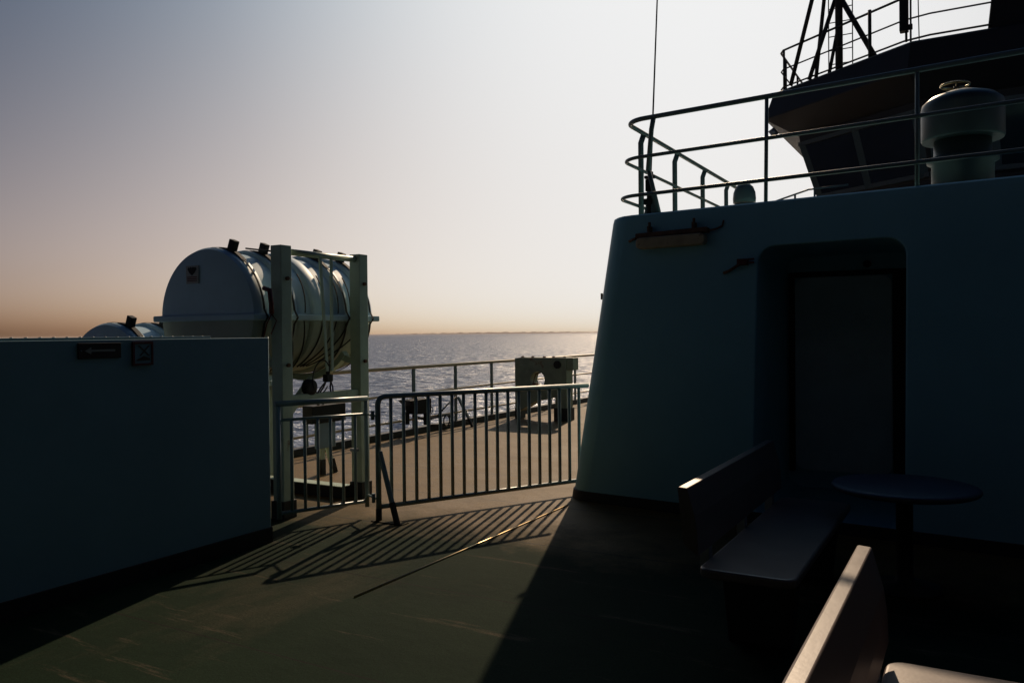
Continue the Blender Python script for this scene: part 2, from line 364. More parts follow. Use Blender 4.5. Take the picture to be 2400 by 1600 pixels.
# wall lamp above and left of the door
wl = thing('wall_lamp', 'rusty tube lamp with brown diffuser fixed high on the deckhouse wall', 'lamp', (-2.49, 7.45, 2.5))
th = -math.atan(BT)
def onwall(x, z, o): return (x, HY + BT * z - o + fy(x), z)
rotw = Matrix.Rotation(th, 3, 'X')
mb = MB(); mb.box((-2.86, 7.40, 2.555), (-2.13, 7.482, 2.60), rotw @ Matrix.Rotation(-0.1, 3, 'Z')); [setattr(v.co, 'y', v.co.y - 0.03) for v in mb.bm.verts]; mb.build('housing', 'rust', wl, 0.01)
mb = MB(); mb.prism(rrect(-2.84, 2.445, -2.15, 2.55, 0.04), 7.36, 7.475); [setattr(v.co, 'y', v.co.y + fy(v.co.x) + 0.07) for v in mb.bm.verts]; mb.build('diffuser', 'lampglass', wl, 0.012, 3)
for x in (-2.72, -2.27):
    yq = HY + BT * 2.63 + fy(x); mb = MB(); mb.box((x - 0.012, yq - 0.09, 2.602), (x + 0.012, yq + 0.03, 2.66)); mb.tube([(x, yq - 0.05, 2.66), (x, yq - 0.05, 2.70)], 0.014); mb.build('clip', 'rust', wl, 0.003)
mb = MB(); mb.tube([onwall(-2.86, 2.555, 0.045), onwall(-2.90, 2.55, 0.03), onwall(-2.95, 2.535, 0.008)], 0.012); mb.build('cable_gland', 'rust', wl)
mb = MB(); mb.tube([onwall(-2.13, 2.57, 0.045), onwall(-2.06, 2.585, 0.03), onwall(-2.01, 2.61, 0.012), onwall(-2.0, 2.66, 0.004)], 0.009); mb.build('cable', 'rust', wl)
# door hook
hk = thing('door_hook', 'rusty hold-back hook on the wall beside the recessed door', 'hook', (-1.83, 7.47, 2.24))
mb = MB(); mb.tube([onwall(-1.985, 2.175, 0.01), onwall(-1.93, 2.19, 0.03), onwall(-1.84, 2.24, 0.04)], 0.013); mb.build('stem', 'rust', hk)
mb = MB(); yq = HY + BT * 2.26 + fy(-1.78) - 0.07; mb.box((-1.85, yq, 2.235), (-1.76, yq + 0.1, 2.29)); mb.box((-1.76, yq + 0.01, 2.245), (-1.70, yq + 0.025, 2.262)); mb.box((-1.76, yq + 0.01, 2.275), (-1.70, yq + 0.025, 2.292)); mb.build('jaw', 'signred', hk, 0.004)

# ------------------------------------------------------------------ railing on the deckhouse roof
def roof_rail_path(z, xl, ybend=7.2):
    yf = HY + BT * z - 0.0; r = 0.22
    return [(6.5, yf + fy(6.5), z)] + [(x, y + fy(x), z) for x, y, z in arc((xl + r, yf + r), r, 270, 180, 10, z)] + [(xl, 12.55, z)]
rr = thing('roof_railing', 'white tubular railing curving round the deckhouse roof corner', 'railing', (-1.5, 8, HH))
for z, xl, rad, nm in ((3.755, -3.06, 0.024, 'top_rail'), (3.37, -3.09, 0.018, 'middle_rail'), (2.99, -3.12, 0.018, 'lower_rail')):
    path = roof_rail_path(z, xl)
    if nm != 'top_rail': path[-1] = (xl, 11.62, z)
    MB().tube(path, rad, 12).build(nm, 'rail', rr)
for y in (8.22, 9.34, 10.47, 11.62):
    mb = MB(); mb.tube([(-3.10, y, HH - 0.01), (-3.10, y, 3.66), (-3.07, y, 3.74)], 0.030, 12); mb.build('post', 'rail', rr)
for x in (-1.63, -0.41, 0.81, 2.03, 3.3):
    mb = MB(); mb.tube([(x, HY + BT * 2.8 + 0.05 + fy(x), HH - 0.01), (x, HY + BT * 3.74 + fy(x), 3.74)], 0.017, 10); mb.build('post', 'rail', rr)
mb = MB(); mb.tube([(-2.74, 7.615, 3.74), (-2.77, 7.64, 3.64), (-2.83, 7.70, 3.25)], 0.024, 10); mb.tube([(-2.83, 7.72, 3.26), (-2.74, 7.78, HH - 0.01)], 0.022, 10); mb.build('post', 'rail', rr)

# whip antenna clamped beside the railing corner
an = thing('whip_antenna', 'thin dark whip antenna rising from the roof railing corner', 'antenna', (-2.84, 7.8, HH))
MB().tube([(-2.84, 7.80, 3.20), (-2.755, 7.80, 5.0), (-2.63, 7.80, 7.2)], 0.010, 8, r2=0.005).build('rod', 'strap', an)
mb = MB(); mb.tube([(-2.86, 7.80, HH), (-2.86, 7.80, 2.93), (-2.855, 7.80, 3.0), (-2.85, 7.80, 3.12), (-2.84, 7.8, 3.26)], 0.028, 10)
mb.box((-2.90, 7.77, 3.19), (-2.80, 7.83, 3.22)); mb.box((-2.91, 7.77, 2.93), (-2.82, 7.83, 2.99)); mb.box((-2.885, 7.76, 3.06), (-2.825, 7.84, 3.18)); mb.build('base', 'rubber', an, 0.006)
mb = MB(); mb.prism([(-2.92, 2.79), (-2.72, 2.79), (-2.80, 3.02), (-2.87, 3.02)], 7.79, 7.81); mb.build('gusset', 'rail', an)
# satellite dome
sd = thing('antenna_dome', 'small pale antenna dome standing on the deckhouse roof', 'antenna dome', (-2.69, 11.0, HH))
mb = MB(); mb.lathe([(0.145, 3.36), (0.15, 3.42), (0.142, 3.50), (0.115, 3.57), (0.07, 3.615), (0.02, 3.63)], (-2.69, 11.0, 0), 28); mb.build('dome', 'rail', sd)
mb = MB(); mb.lathe([(0.09, HH - 0.01), (0.05, 2.85), (0.05, 3.3), (0.13, 3.35)], (-2.69, 11.0, 0), 20); mb.build('pedestal', 'rail', sd)
# low rail further along the roof
lr = thing('low_rail', 'short low handrail at the far end of the deckhouse roof', 'railing', (-2.9, 15, HH))
MB().tube([(-3.1, 15.0, 3.97), (-2.55, 15.0, 4.12), (-1.9, 15.0, 4.14)], 0.016).build('top_rail', 'rail', lr)
for x, z in ((-3.05, 3.97), (-2.78, 4.05), (-2.45, 4.12)): MB().tube([(x, 15, HH), (x, 15, z)], 0.018).build('post', 'rail', lr)

# mushroom ventilator
vt = thing('mushroom_vent', 'large mushroom ventilator with domed head behind the roof railing', 'ventilator', (-0.07, 9.0, HH))
c = (-0.11, 9.0, 0)
MB().lathe([(0.35, 3.47), (0.36, 3.49), (0.36, 3.78), (0.35, 3.83), (0.28, 3.89), (0.15, 3.935), (0.02, 3.94)], c, 56).build('head', 'vent', vt)
MB().lathe([(0.30, HH - 0.01), (0.29, 2.84), (0.27, 2.86), (0.27, 3.24), (0.31, 3.26), (0.31, 3.30), (0.25, 3.32), (0.25, 3.469)], c, 48).build('neck', 'vent', vt)
wh = MB(); wh.tube([(c[0] - 0.06 + 0.125 * math.cos(R(a)), 9.0 + 0.125 * math.sin(R(a)), 4.01) for a in range(0, 360, 12)], 0.011, 8, closed=True)
for a in (40, 160, 280): wh.tube([(c[0] - 0.06, 9.0, 3.985), (c[0] - 0.06 + 0.125 * math.cos(R(a)), 9.0 + 0.125 * math.sin(R(a)), 4.01)], 0.008, 6)
wh.tube([(c[0] - 0.06, 9.0, 3.93), (c[0] - 0.06, 9.0, 4.0)], 0.016, 8); wh.build('handwheel', 'brass', vt)

# ------------------------------------------------------------------ wheelhouse
C2, C1, E = Vector((-4.50, 21.46, 0)), Vector((-1.18, 19.15, 0)), Vector((9.0, 19.15, 0))
def wring(inset, z):
    # plan: left side, chamfer, front, right side, rear; inset>0 moves inwards
    nch = Vector((-(C1 - C2).y, (C1 - C2).x, 0)).normalized()        # inward normal of the chamfer
    x_left = C2.x + inset; y_fr = C1.y + inset
    p = C2 + nch * inset; d = (C1 - C2).normalized()
    a = p + d * ((x_left - p.x) / d.x); b = p + d * ((y_fr - p.y) / d.y)
    return [(9.0, y_fr, z), (b.x, b.y, z), (a.x, a.y, z), (x_left, 29.0 - inset, z), (9.0, 29.0 - inset, z)]
wh = thing('wheelhouse', 'dark wheelhouse with outward leaning windows and overhanging roof above the deckhouse', 'wheelhouse', (2, 24, HH))
def loft(rings, name, m, parent, bevel=0.0, caps=True):
    mb = MB(); rs = [[mb.bm.verts.new(p) for p in r] for r in rings]; k = len(rs[0])
    for a, b in zip(rs, rs[1:]):
        for i in range(k): mb.bm.faces.new((a[i], a[(i + 1) % k], b[(i + 1) % k], b[i]))
    if caps: mb.bm.faces.new(rs[0][::-1]); mb.bm.faces.new(rs[-1])
    return mb.build(name, m, parent, bevel)
loft([wring(0.55, 6.62), wring(-0.20, 7.06), wring(0.0, 7.70), wring(0.06, 7.75)], 'roof', 'bridge', wh, 0.02)
loft([wring(1.05, HH - 0.02), wring(1.05, 4.95), wring(1.02, 5.0), wring(0.60, 6.40), wring(0.58, 6.615)], 'wall', 'bridge', wh)
# window band: frames (mullions) and panes following the leaning wall
def wpt(edge, t, z, off):
    ins = 1.02 + (0.60 - 1.02) * (z - 5.0) / 1.4 - off
    r = wring(ins, z); a, b = Vector(r[edge]), Vector(r[edge + 1]); return a.lerp(b, t)
def pane(edge, t0, t1, z0, z1):
    mb = MB(); mb.verts_faces([wpt(edge, t0, z0, 0.015), wpt(edge, t1, z0, 0.015), wpt(edge, t1, z1, 0.015), wpt(edge, t0, z1, 0.015)], [(0, 1, 2, 3)])
    return mb
def strip(edge, t, z0, z1, w):
    a, b = wpt(edge, t, z0, 0.02), wpt(edge, t, z1, 0.02); return MB().bar(a, b, w, 0.06, (0, 1, 0.01))
for edge, ts in ((1, (0.04, 0.5, 0.965)), (0, (0.03, 0.15, 0.27, 0.39, 0.51, 0.63, 0.75, 0.87, 0.985))):
    for t0, t1 in zip(ts, ts[1:]):
        w = pane(edge, t0 + 0.008, t1 - 0.008, 5.12, 6.34).build('window', 'glass', wh)
    for t in ts: strip(edge, t, 5.02, 6.42, 0.20 if edge == 1 else 0.16).build('mullion', 'bridgewin', wh)
for z, nm in ((5.06, 'window_sill'), (6.40, 'window_head')):
    mb = MB()
    for edge in (0, 1): mb.bar(wpt(edge, 0, z, 0.02), wpt(edge, 1, z, 0.02), 0.07, 0.10)
    mb.build(nm, 'bridgewin', wh)
MB().tube([(wpt(1, 0.97, 6.62, 0.55)), (wpt(1, 0.97, 6.78, 0.62))], 0.09, 12).build('floodlight', 'galv', wh)

# railing round the wheelhouse roof
wr = thing('wheelhouse_railing', 'dark pipe railing round the wheelhouse roof below the mast', 'railing', (-2.0, 21, 7.75))
def wpath(z):
    r = wring(0.16, z); return [Vector((0.30, r[0][1], z)), Vector(r[1]).lerp(Vector(r[0]), 0.03), Vector(r[1]).lerp(Vector(r[2]), 0.06), Vector(r[2]).lerp(Vector(r[1]), 0.03), Vector(r[2]).lerp(Vector(r[3]), 0.02), Vector(r[3])]
for z, rad, nm in ((8.78, 0.028, 'top_rail'), (8.30, 0.019, 'middle_rail'), (7.85, 0.022, 'lower_rail')): MB().tube(wpath(z), rad, 8).build(nm, 'bridge', wr)
rg = wring(0.16, 7.74)
for t, rad in ((0.965, 0.028), (0.02, 0.02)):
    p = Vector(rg[1]).lerp(Vector(rg[2]), t); MB().tube([p, p + Vector((0, 0, 1.03))], rad, 8).build('post', 'bridge', wr)
p = Vector(rg[1]).lerp(Vector(rg[2]), 0.29); MB().tube([p, p + Vector((0, 0, 1.10))], 0.038, 8).build('post', 'bridge', wr)
for t in (0.10, 0.32, 0.6, 0.9):
    p = Vector(rg[2]).lerp(Vector(rg[3]), t); MB().tube([p, p + Vector((0, 0, 1.03))], 0.028, 8).build('post', 'bridge', wr)
# dark lamp housing strapped to the railing bend
lh = thing('lamp_housing', 'tall dark lamp housing strapped upright to the wheelhouse railing', 'lamp', (-1.25, 19.2, 7.75))
mb = MB(); mb.box((-1.40, 19.14, 7.98), (-1.23, 19.34, 8.95)); mb.build('case', 'black', lh, 0.015)
mb = MB(); mb.tube([(-1.27, 19.2, 7.75), (-1.27, 19.2, 8.0)], 0.025); mb.build('stem', 'black', lh)
for z in (8.05, 8.72): MB().tube([(-1.27, 19.2, z), (-1.15, 19.2, z)], 0.06, 14).build('knob', 'black', lh)
tag(MB().tube([(-1.03, 19.3, 7.75), (-1.08, 19.3, 10.5)], 0.012, 6).build('stay_wire', 'strap'), 'thin upright stay wire right of the lamp housing on the wheelhouse roof', 'wire')
# mast
ms = thing('mast', 'tripod signal mast with raking legs and ladder on the wheelhouse roof', 'mast', (-2.78, 20.5, 7.75))
pb = Vector((-2.79, 20.55, 7.75))
MB().tube([pb, pb + Vector((0, 0, 5))], 0.085, 14).build('pole', 'bridge', ms)
for foot, z, rad in (((-4.0, 21.1), 11.9, 0.05), ((-3.36, 20.85), 12.6, 0.045), ((-3.52, 20.86), 9.7, 0.05), ((-1.93, 20.25), 9.55, 0.06), ((-3.02, 20.6), 8.9, 0.04)):
    MB().tube([(foot[0], foot[1], 7.75), (pb.x, pb.y, z)], rad, 10).build('leg', 'bridge', ms)
lad = MB()
for dx in (-0.25, 0.28): lad.tube([(pb.x + dx, pb.y + 0.14, 7.75), (pb.x + dx, pb.y + 0.14, 12.5)], 0.014, 6)
for k in range(14): lad.tube([(pb.x - 0.25, pb.y + 0.14, 7.98 + 0.33 * k), (pb.x + 0.28, pb.y + 0.14, 7.98 + 0.33 * k)], 0.012, 6)
lad.build('ladder', 'bridge', ms)
# funnel
fn = thing('funnel', 'black funnel casing standing on the wheelhouse roof at the frame edge', 'funnel', (3, 22, 7.75))
mb = MB(); mb.prism([(0.22, 7.74), (6.5, 7.74), (6.3, 12.6), (0.72, 12.6)], 19.35, 25.0); mb.build('casing', 'black', fn, 0.05)
mb = MB(); mb.box((0.55, 19.25, 12.6), (6.5, 25.1, 12.8)); mb.build('cap', 'black', fn, 0.02)

# unseen dark blocks behind, beside and above the camera, added to cut sky light
uw = thing('unseen_sky_blocker', 'unseen dark blocks added behind, beside and above the camera to cut sky light', 'sky blocker', (0, -5, 0))
MB().box((-8.0, -8.8, 0.0), (9.0, -2.4, 9.0)).build('casing', 'hull', uw, 0.04)  # rear block, added out of view to darken the shaded walls
MB().box((2.6, -2.39, 0.0), (9.0, 5.9, 7.0)).build('side_blocker', 'hull', uw, 0.04)
MB().box((-8.3, -2.39, 4.6), (2.59, 3.6, 4.85)).build('overhead_blocker', 'hull', uw, 0.02)

# ================================================================== left wall
lw = thing('bulkhead_wall', 'low dark bulkhead wall with two small signs, left of the gates', 'wall', (-4.95, 1, 0))
MB().box((-5.02, -4.0, 0.0), (-4.90, 4.65, 1.632)).build('panel', 'wall', lw, 0.006)
MB().box((-5.03, -4.0, 0.0), (-4.888, 4.658, 0.122)).build('skirting', 'skirt', lw, 0.003)
mb = MB(); mb.box((-5.01, -4.0, 1.632), (-4.915, 4.10, 1.648))
mb.build('cap', 'wall', lw, 0.003)
mb = MB()
for k in range(46): mb.lathe([(0.010, 1.6475), (0.010, 1.651), (0.005, 1.653)], (-4.955, 4.05 - k * 0.085, 0), 10)
mb.build('rivets', 'galv', lw)
MB().tube([(-4.93, 4.66, 0.02), (-4.93, 4.66, 1.64)], 0.012, 8).build('edge_bead', 'wall', lw)

s1 = thing('direction_sign', 'dark brown rectangular arrow sign on the bulkhead wall', 'sign', (-4.89, 3.2, 1.56))
MB().box((-4.899, 3.06, 1.512), (-4.888, 3.355, 1.612)).build('plate', 'brown', s1, 0.003)
mb = MB(); mb.prism([(3.10, 1.562), (3.145, 1.585), (3.145, 1.570), (3.31, 1.570), (3.31, 1.556), (3.145, 1.556), (3.145, 1.540)], -4.887, -4.885, 'X'); mb.build('arrow', 'signpale', s1)
mb = MB(); mb.lathe([(0.006, -4.888), (0.006, -4.882), (0.003, -4.880)], (0, 3.075, 1.563), 10, 'X'); mb.build('screw', 'galv', s1)
s2 = thing('prohibition_sign', 'square pale sign with red frame and crossed figure on the bulkhead wall', 'sign', (-4.89, 3.5, 1.54))
MB().box((-4.899, 3.445, 1.462), (-4.889, 3.585, 1.612)).build('plate', 'wall', s2)
mb = MB()
for a, b in (((3.438, 1.600), (3.592, 1.616)), ((3.438, 1.456), (3.592, 1.470)), ((3.438, 1.470), (3.452, 1.600)), ((3.578, 1.470), (3.592, 1.600))): mb.box((-4.899, a[0], a[1]), (-4.884, b[0], b[1]))
mb.build('border', 'signred', s2)
mb = MB(); mb.prism([(3.475, 1.590), (3.49, 1.590), (3.568, 1.520), (3.553, 1.520)], -4.888, -4.886, 'X'); mb.prism([(3.553, 1.590), (3.568, 1.590), (3.500, 1.520), (3.485, 1.520)], -4.8885, -4.8868, 'X')
mb.prism([(3.465, 1.495), (3.52, 1.520), (3.568, 1.502), (3.568, 1.490), (3.465, 1.487)], -4.888, -4.886, 'X'); mb.build('figure', 'brown', s2)

# ================================================================== gates
def seglen(a, b): return (Vector(b) - Vector(a)).length
A, B = Vector((-4.60, 5.60, 0)), Vector((-3.50, 7.70, 0)); gd = (B - A).normalized()
gt = thing('deck_gate', 'wide white barred gate between its braced post and the deckhouse corner', 'gate', A)
Lg = 2.36
P0 = A + gd * 0.02; P1 = A + gd * Lg
z_b, z_t = 0.125, 1.10
fr = MB(); r = 0.06
fr.tube([P0 + Vector((0, 0, 0.0)), P0 + Vector((0, 0, z_t - r)), P0 + gd * 0.018 + Vector((0, 0, z_t - 0.018)), P0 + gd * r + Vector((0, 0, z_t)), P1 + Vector((0, 0, z_t))], 0.025, 12)
fr.build('frame', 'gate', gt)
MB().tube([P0 + Vector((0, 0, z_b)), P1 + Vector((0, 0, z_b))], 0.021, 12).build('bottom_rail', 'gate', gt)
for k in range(18):
    p = A + gd * (0.145 + 0.1235 * k); MB().tube([p + Vector((0, 0, z_b)), p + Vector((0, 0, z_t))], 0.0165, 10).build('bar', 'gate', gt)
br = MB(); q = P0 + Vector((0.235, -0.04, 0)); br.bar(q + Vector((0, 0, 0.0)), P0 + Vector((0.02, -0.005, 0.62)), 0.035, 0.035); br.build('brace', 'gate', gt, 0.004)
MB().box(tuple(P0 + Vector((-0.05, -0.05, 0))), tuple(P0 + Vector((0.29, 0.05, 0.008)))).build('foot_plate', 'deck', gt)
mb = MB()
mb.tube([P0 + Vector((0, 0, 0.0)), P0 + Vector((0, 0, 0.11))], 0.0275, 12); mb.build('post_shoe', 'skirt', gt)
br = MB(); br.bar(q + Vector((0, 0, 0.0)), q.lerp(P0 + Vector((0.02, -0.005, 0.62)), 0.3), 0.038, 0.038); br.build('brace_shoe', 'skirt', gt)

A2, B2 = Vector((-5.134, 4.966, 0)), Vector((-4.800, 5.71, 0)); g2 = (B2 - A2).normalized(); L2 = seglen(A2, B2)
sg = thing('side_gate', 'narrow barred gate hung between the bulkhead wall and main gate', 'gate', A2)
def vz(p, z): return Vector((p.x, p.y, z))
MB().tube([vz(A2, 0.09), vz(A2, 1.06)], 0.02, 12).build('stile', 'gate', sg)
MB().tube([vz(B2, 0.09), vz(B2, 1.06)], 0.02, 12).build('stile', 'gate', sg)
MB().tube([vz(A2, 1.07) - g2 * 0.03, vz(B2, 1.07) + g2 * 0.01], 0.025, 12).build('top_rail', 'gate', sg)
MB().tube([vz(A2, 0.93), vz(B2, 0.93)], 0.013, 10).build('middle_rail', 'gate', sg)
MB().tube([vz(A2, 0.14), vz(B2, 0.14)], 0.016, 10).build('bottom_rail', 'gate', sg)
for k in range(6):
    p = A2.lerp(B2, 0.14 + 0.145 * k); MB().tube([vz(p, 0.14), vz(p, 0.93)], 0.0135, 10).build('bar', 'gate', sg)
for z in (0.93, 0.20):
    mb = MB(); mb.tube([vz(B2, z), vz(A, z) - gd * 0.0], 0.010, 8); mb.tube([vz(A, z - 0.03) - g2 * 0.03, vz(A, z + 0.05) - g2 * 0.03], 0.016, 8); mb.build('hinge', 'gate', sg)
mb = MB(); mb.box((-4.90, 5.60, 0.60), (-4.83, 5.64, 0.625)); mb.tube([(-4.86, 5.62, 0.52), (-4.86, 5.62, 0.60)], 0.012); mb.build('latch', 'galv', sg)

# slim raised weld strip on the deck
tag(MB().tube([(-3.39, 3.9, 0.005), (-3.39, 6.95, 0.005)], 0.007, 10).build('deck_strip', 'strip'), 'thin bright metal strip running along the green deck past the gate shadow', 'strip')

# ================================================================== life raft rack and canisters
rk = thing('raft_rack', 'tall cream steel rack of square posts holding the upper life raft', 'rack', (-6.0, 5.85, 0))
for y, nm in ((5.33, 'post'), (6.39, 'post')):
    MB().box((-5.515, y - 0.065, 0.0), (-5.385, y + 0.065, 2.46)).build('post', 'rack', rk, 0.006)
    MB().box((-5.53, y - 0.08, 0.0), (-5.37, y + 0.08, 0.16)).build('post_shoe', 'skirt', rk, 0.004)
    MB().box((-6.80, y - 0.05, 0.0), (-6.70, y + 0.05, 1.10)).build('outer_post', 'rack', rk, 0.005)
    # saddle under the canister
    sad = MB(); an_ = range(215, 326, 10)
    pts = [(-6.2 + 0.665 * math.cos(R(a)), 1.81 + 0.572 * math.sin(R(a))) for a in an_]
    sad.prism(pts + [(-6.2 + 0.71 * math.cos(R(a)), 1.80 + 0.63 * math.sin(R(a))) for a in reversed(an_)], y - 0.035, y + 0.035); sad.bar((-5.68, y, 1.42), (-5.45, y, 1.36), 0.05, 0.06); sad.bar((-6.70, y, 1.44), (-6.75, y, 1.10), 0.05, 0.06); sad.build('saddle', 'rack', rk)
    for z in (2.16, 1.38):
        MB().tube([(-5.385, y + 0.0, z), (-5.36, y + 0.0, z)], 0.018, 8).build('bolt', 'rust', rk)
        MB().tube([(-5.45, y + 0.065, z), (-5.45, y + 0.12, z)], 0.014, 8).build('bolt', 'rust', rk)
MB().tube([(-5.45, 5.39, 2.41), (-5.45, 6.33, 2.41)], 0.03, 12).build('top_beam', 'rack', rk)
MB().box((-5.49, 5.395, 1.02), (-5.41, 6.325, 1.10)).build('lower_beam', 'rack', rk, 0.005)
MB().tube([(-6.75, 5.38, 1.08), (-6.75, 6.34, 1.08)], 0.035, 12).build('outer_beam', 'rack', rk)
for ya, yb in ((5.56, 5.42), (5.78, 5.46)): MB().tube([(-5.45, ya, 2.40), (-6.0, yb, 2.475)], 0.008, 8).build('tie_wire', 'rubber', rk)
MB().bar((-5.47, 5.40, 0.93), (-5.60, 5.86, 1.22), 0.05, 0.08).build('brace', 'rack', rk, 0.004)
for y, y2 in ((5.81, 5.86), (5.965, 5.93)): MB().bar((-5.43, y, 2.40), (-5.40, y2, 1.30), 0.035, 0.012, (1, 0, 0)).build('release_bar', 'rack', rk, 0.002)
mb = MB(); mb.box((-5.45, 5.845, 1.20), (-5.39, 5.935, 1.27)); mb.box((-5.435, 5.87, 1.27), (-5.405, 5.91, 1.40)); mb.build('release_hook', 'rubber', rk, 0.01)
for y0, y1 in ((5.86, 5.80), (5.93, 5.98)):
    mb = MB(); mb.tube([(-5.42, y0, 1.20), (-5.43, (y0 + y1) / 2 + 0.01, 1.15), (-5.44, y1, 1.10)], 0.008, 6); mb.tube([(-5.42, y0, 1.20), (-5.43, (y0 + y1) / 2 - 0.025, 1.15), (-5.44, y1 - 0.03, 1.10)], 0.008, 6); mb.build('chain', 'rubber', rk)
mb = MB(); mb.tube([(-5.40 + 0.02 * math.sin(R(a)), 5.78 + 0.115 * math.cos(R(a)), 1.25 + 0.16 * math.sin(R(a))) for a in range(40, 330, 15)], 0.006, 6); mb.build('lanyard', 'strap', rk)
mb = MB(); mb.lathe([(0.03, -0.03), (0.075, -0.03), (0.075, -0.02), (0.055, -0.015), (0.055, 0.015), (0.075, 0.02), (0.075, 0.03), (0.03, 0.03)], (-5.44, 5.66, 1.16), 24, 'X'); mb.build('pulley', 'rubber', rk)

def raft(cx, cz, y0, y1, label):
    t = thing('life_raft_canister', label, 'life raft', (cx, (y0 + y1) / 2, cz - 0.645), 'life raft canisters')
    L = y1 - y0; Rr = 0.645
    bands = [0.10, 0.47, L - 0.47, L - 0.10]
    VL = 0.036
    prof = [(0.0, 0.0, 0.0), (0.3, -0.0, 0.0), (0.55, 0.004, 0.0), (0.625, 0.02, 0.0), (0.640, 0.05, 0), (Rr, 0.075, 0)]
    st = [(r, y) for r, y, _ in prof]
    for i, b in enumerate(bands):
        if i > 0: st += [(Rr - VL, b - 0.062), (Rr - 0.006, b - 0.05)]
        st += [(Rr, b - 0.04), (Rr, b + 0.06)]
        if i < 3: st += [(Rr - 0.006, b + 0.07), (Rr - VL, b + 0.082)]
        if i == 1: st += [(Rr - VL, L / 2 - 0.085), (Rr - 0.006, L / 2 - 0.073), (Rr, L / 2 - 0.06), (Rr, L / 2 + 0.06), (Rr - 0.006, L / 2 + 0.073), (Rr - VL, L / 2 + 0.085)]
    st = [s for s in st if s[1] < L - 0.055] + [(0.640, L - 0.05), (0.625, L - 0.02), (0.55, L - 0.004), (0.3, L), (0.0, L)]
    seen = []
    for s in sorted(st, key=lambda s: s[1]):
        seen.append(s)
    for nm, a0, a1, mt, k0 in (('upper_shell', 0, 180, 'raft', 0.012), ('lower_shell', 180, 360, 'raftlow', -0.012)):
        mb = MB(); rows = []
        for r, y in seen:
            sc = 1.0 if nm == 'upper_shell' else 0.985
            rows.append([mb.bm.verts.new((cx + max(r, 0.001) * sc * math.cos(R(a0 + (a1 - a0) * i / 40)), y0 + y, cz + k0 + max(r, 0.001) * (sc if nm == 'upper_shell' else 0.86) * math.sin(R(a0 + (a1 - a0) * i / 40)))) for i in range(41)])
        for a, b in zip(rows, rows[1:]):
            for i in range(40): mb.bm.faces.new((a[i], a[i + 1], b[i + 1], b[i])).smooth = True
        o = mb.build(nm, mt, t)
        es = o.modifiers.new('edges', 'EDGE_SPLIT'); es.split_angle = R(50)
    mb = MB(); w = Rr + 0.045
    mb.box((cx - w, y0 - 0.035, cz - 0.028), (cx + w, y1 + 0.035, cz + 0.03)); mb.build('flange', 'raft', t, 0.012, 2)
    for i, b in enumerate(bands):
        sp = MB(); rs = Rr + 0.016
        pts = []
        for a in range(-90, 271, 6):
            k = 1.0 if 0 <= a <= 180 else 0.88
            pts.append((a, rs * k if math.sin(R(a)) < 0 else rs))
        va = []
        for a, rr_ in pts:
            k = (0.88 if math.sin(R(a)) < 0 else 1.0)
            kx = (0.995 if math.sin(R(a)) < 0 else 1.0)
            va.append([sp.bm.verts.new((cx + rs * kx * math.cos(R(a)) * (1 if abs(math.sin(R(a))) > 0.1 else 1.06), y0 + b + dy, cz + rs * k * math.sin(R(a)))) for dy in (0.0, 0.022)])
        for p, q in zip(va, va[1:]): sp.bm.faces.new((p[0], q[0], q[1], p[1]))
        o = sp.build('strap', 'strap', t); sm = o.modifiers.new('solid', 'SOLIDIFY'); sm.thickness = 0.004; sm.offset = 1
        # black clamp with its long foot on the shoulder
        th0 = 69; ft = MB()
        rows = []
        for a in range(th0 - 17, th0 + 18, 5):
            for rr_ in (Rr + 0.014, Rr + 0.034 - 0.0009 * abs(a - th0)):
                rows.append([(cx + rr_ * math.cos(R(a)), y0 + b + dy, cz + rr_ * math.sin(R(a))) for dy in (-0.01, 0.05)])
        vv = [[ft.bm.verts.new(p) for p in r_] for r_ in rows]
        for j in range(0, len(vv) - 2, 2):
            lo0, hi0, lo1, hi1 = vv[j], vv[j + 1], vv[j + 2], vv[j + 3]
            for f in ((hi0[0], hi1[0], hi1[1], hi0[1]), (lo0[0], lo1[0], hi1[0], hi0[0]), (lo0[1], hi0[1], hi1[1], lo1[1])): ft.bm.faces.new(f)
        for e in (0, len(vv) - 2): ft.bm.faces.new((vv[e][0], vv[e][1], vv[e + 1][1], vv[e + 1][0]))
        rot = Matrix.Rotation(R(90 - th0), 3, 'Y'); pc = Vector((cx + (Rr + 0.075) * math.cos(R(th0)), y0 + b + 0.02, cz + (Rr + 0.075) * math.sin(R(th0))))
        ft.box((pc.x - 0.038, pc.y - 0.03, pc.z - 0.06), (pc.x + 0.038, pc.y + 0.03, pc.z + 0.045), rot)
        ft.build('clamp', 'rubber', t, 0.005)
    return t
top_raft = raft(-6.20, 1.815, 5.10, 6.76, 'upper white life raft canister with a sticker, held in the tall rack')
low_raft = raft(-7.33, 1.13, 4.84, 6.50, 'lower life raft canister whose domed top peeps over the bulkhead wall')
for yy in (5.52, 5.72, 5.98, 6.18, 6.36, 6.60):
    pts = []
    for k in range(13):
        a = R(2 - 58 * k / 12.0); q = (k / 12.0) ** 1.3
        pts.append((-6.20 + (0.645 * 0.985 + 0.006) * math.cos(a), yy + (5.89 - yy) * q * 0.8, 1.803 + (0.645 * 0.86 + 0.008) * math.sin(a)))
    MB().tube(pts, 0.007, 6).build('lashing', 'strap', top_raft)
    MB().tube([(-6.20 + 0.655 * math.cos(R(a)), yy + 0.05 * math.sin(R(a * 2)), 1.827 + 0.652 * math.sin(R(a))) for a in range(3, 40, 4)], 0.006, 6).build('lashing', 'strap', top_raft)
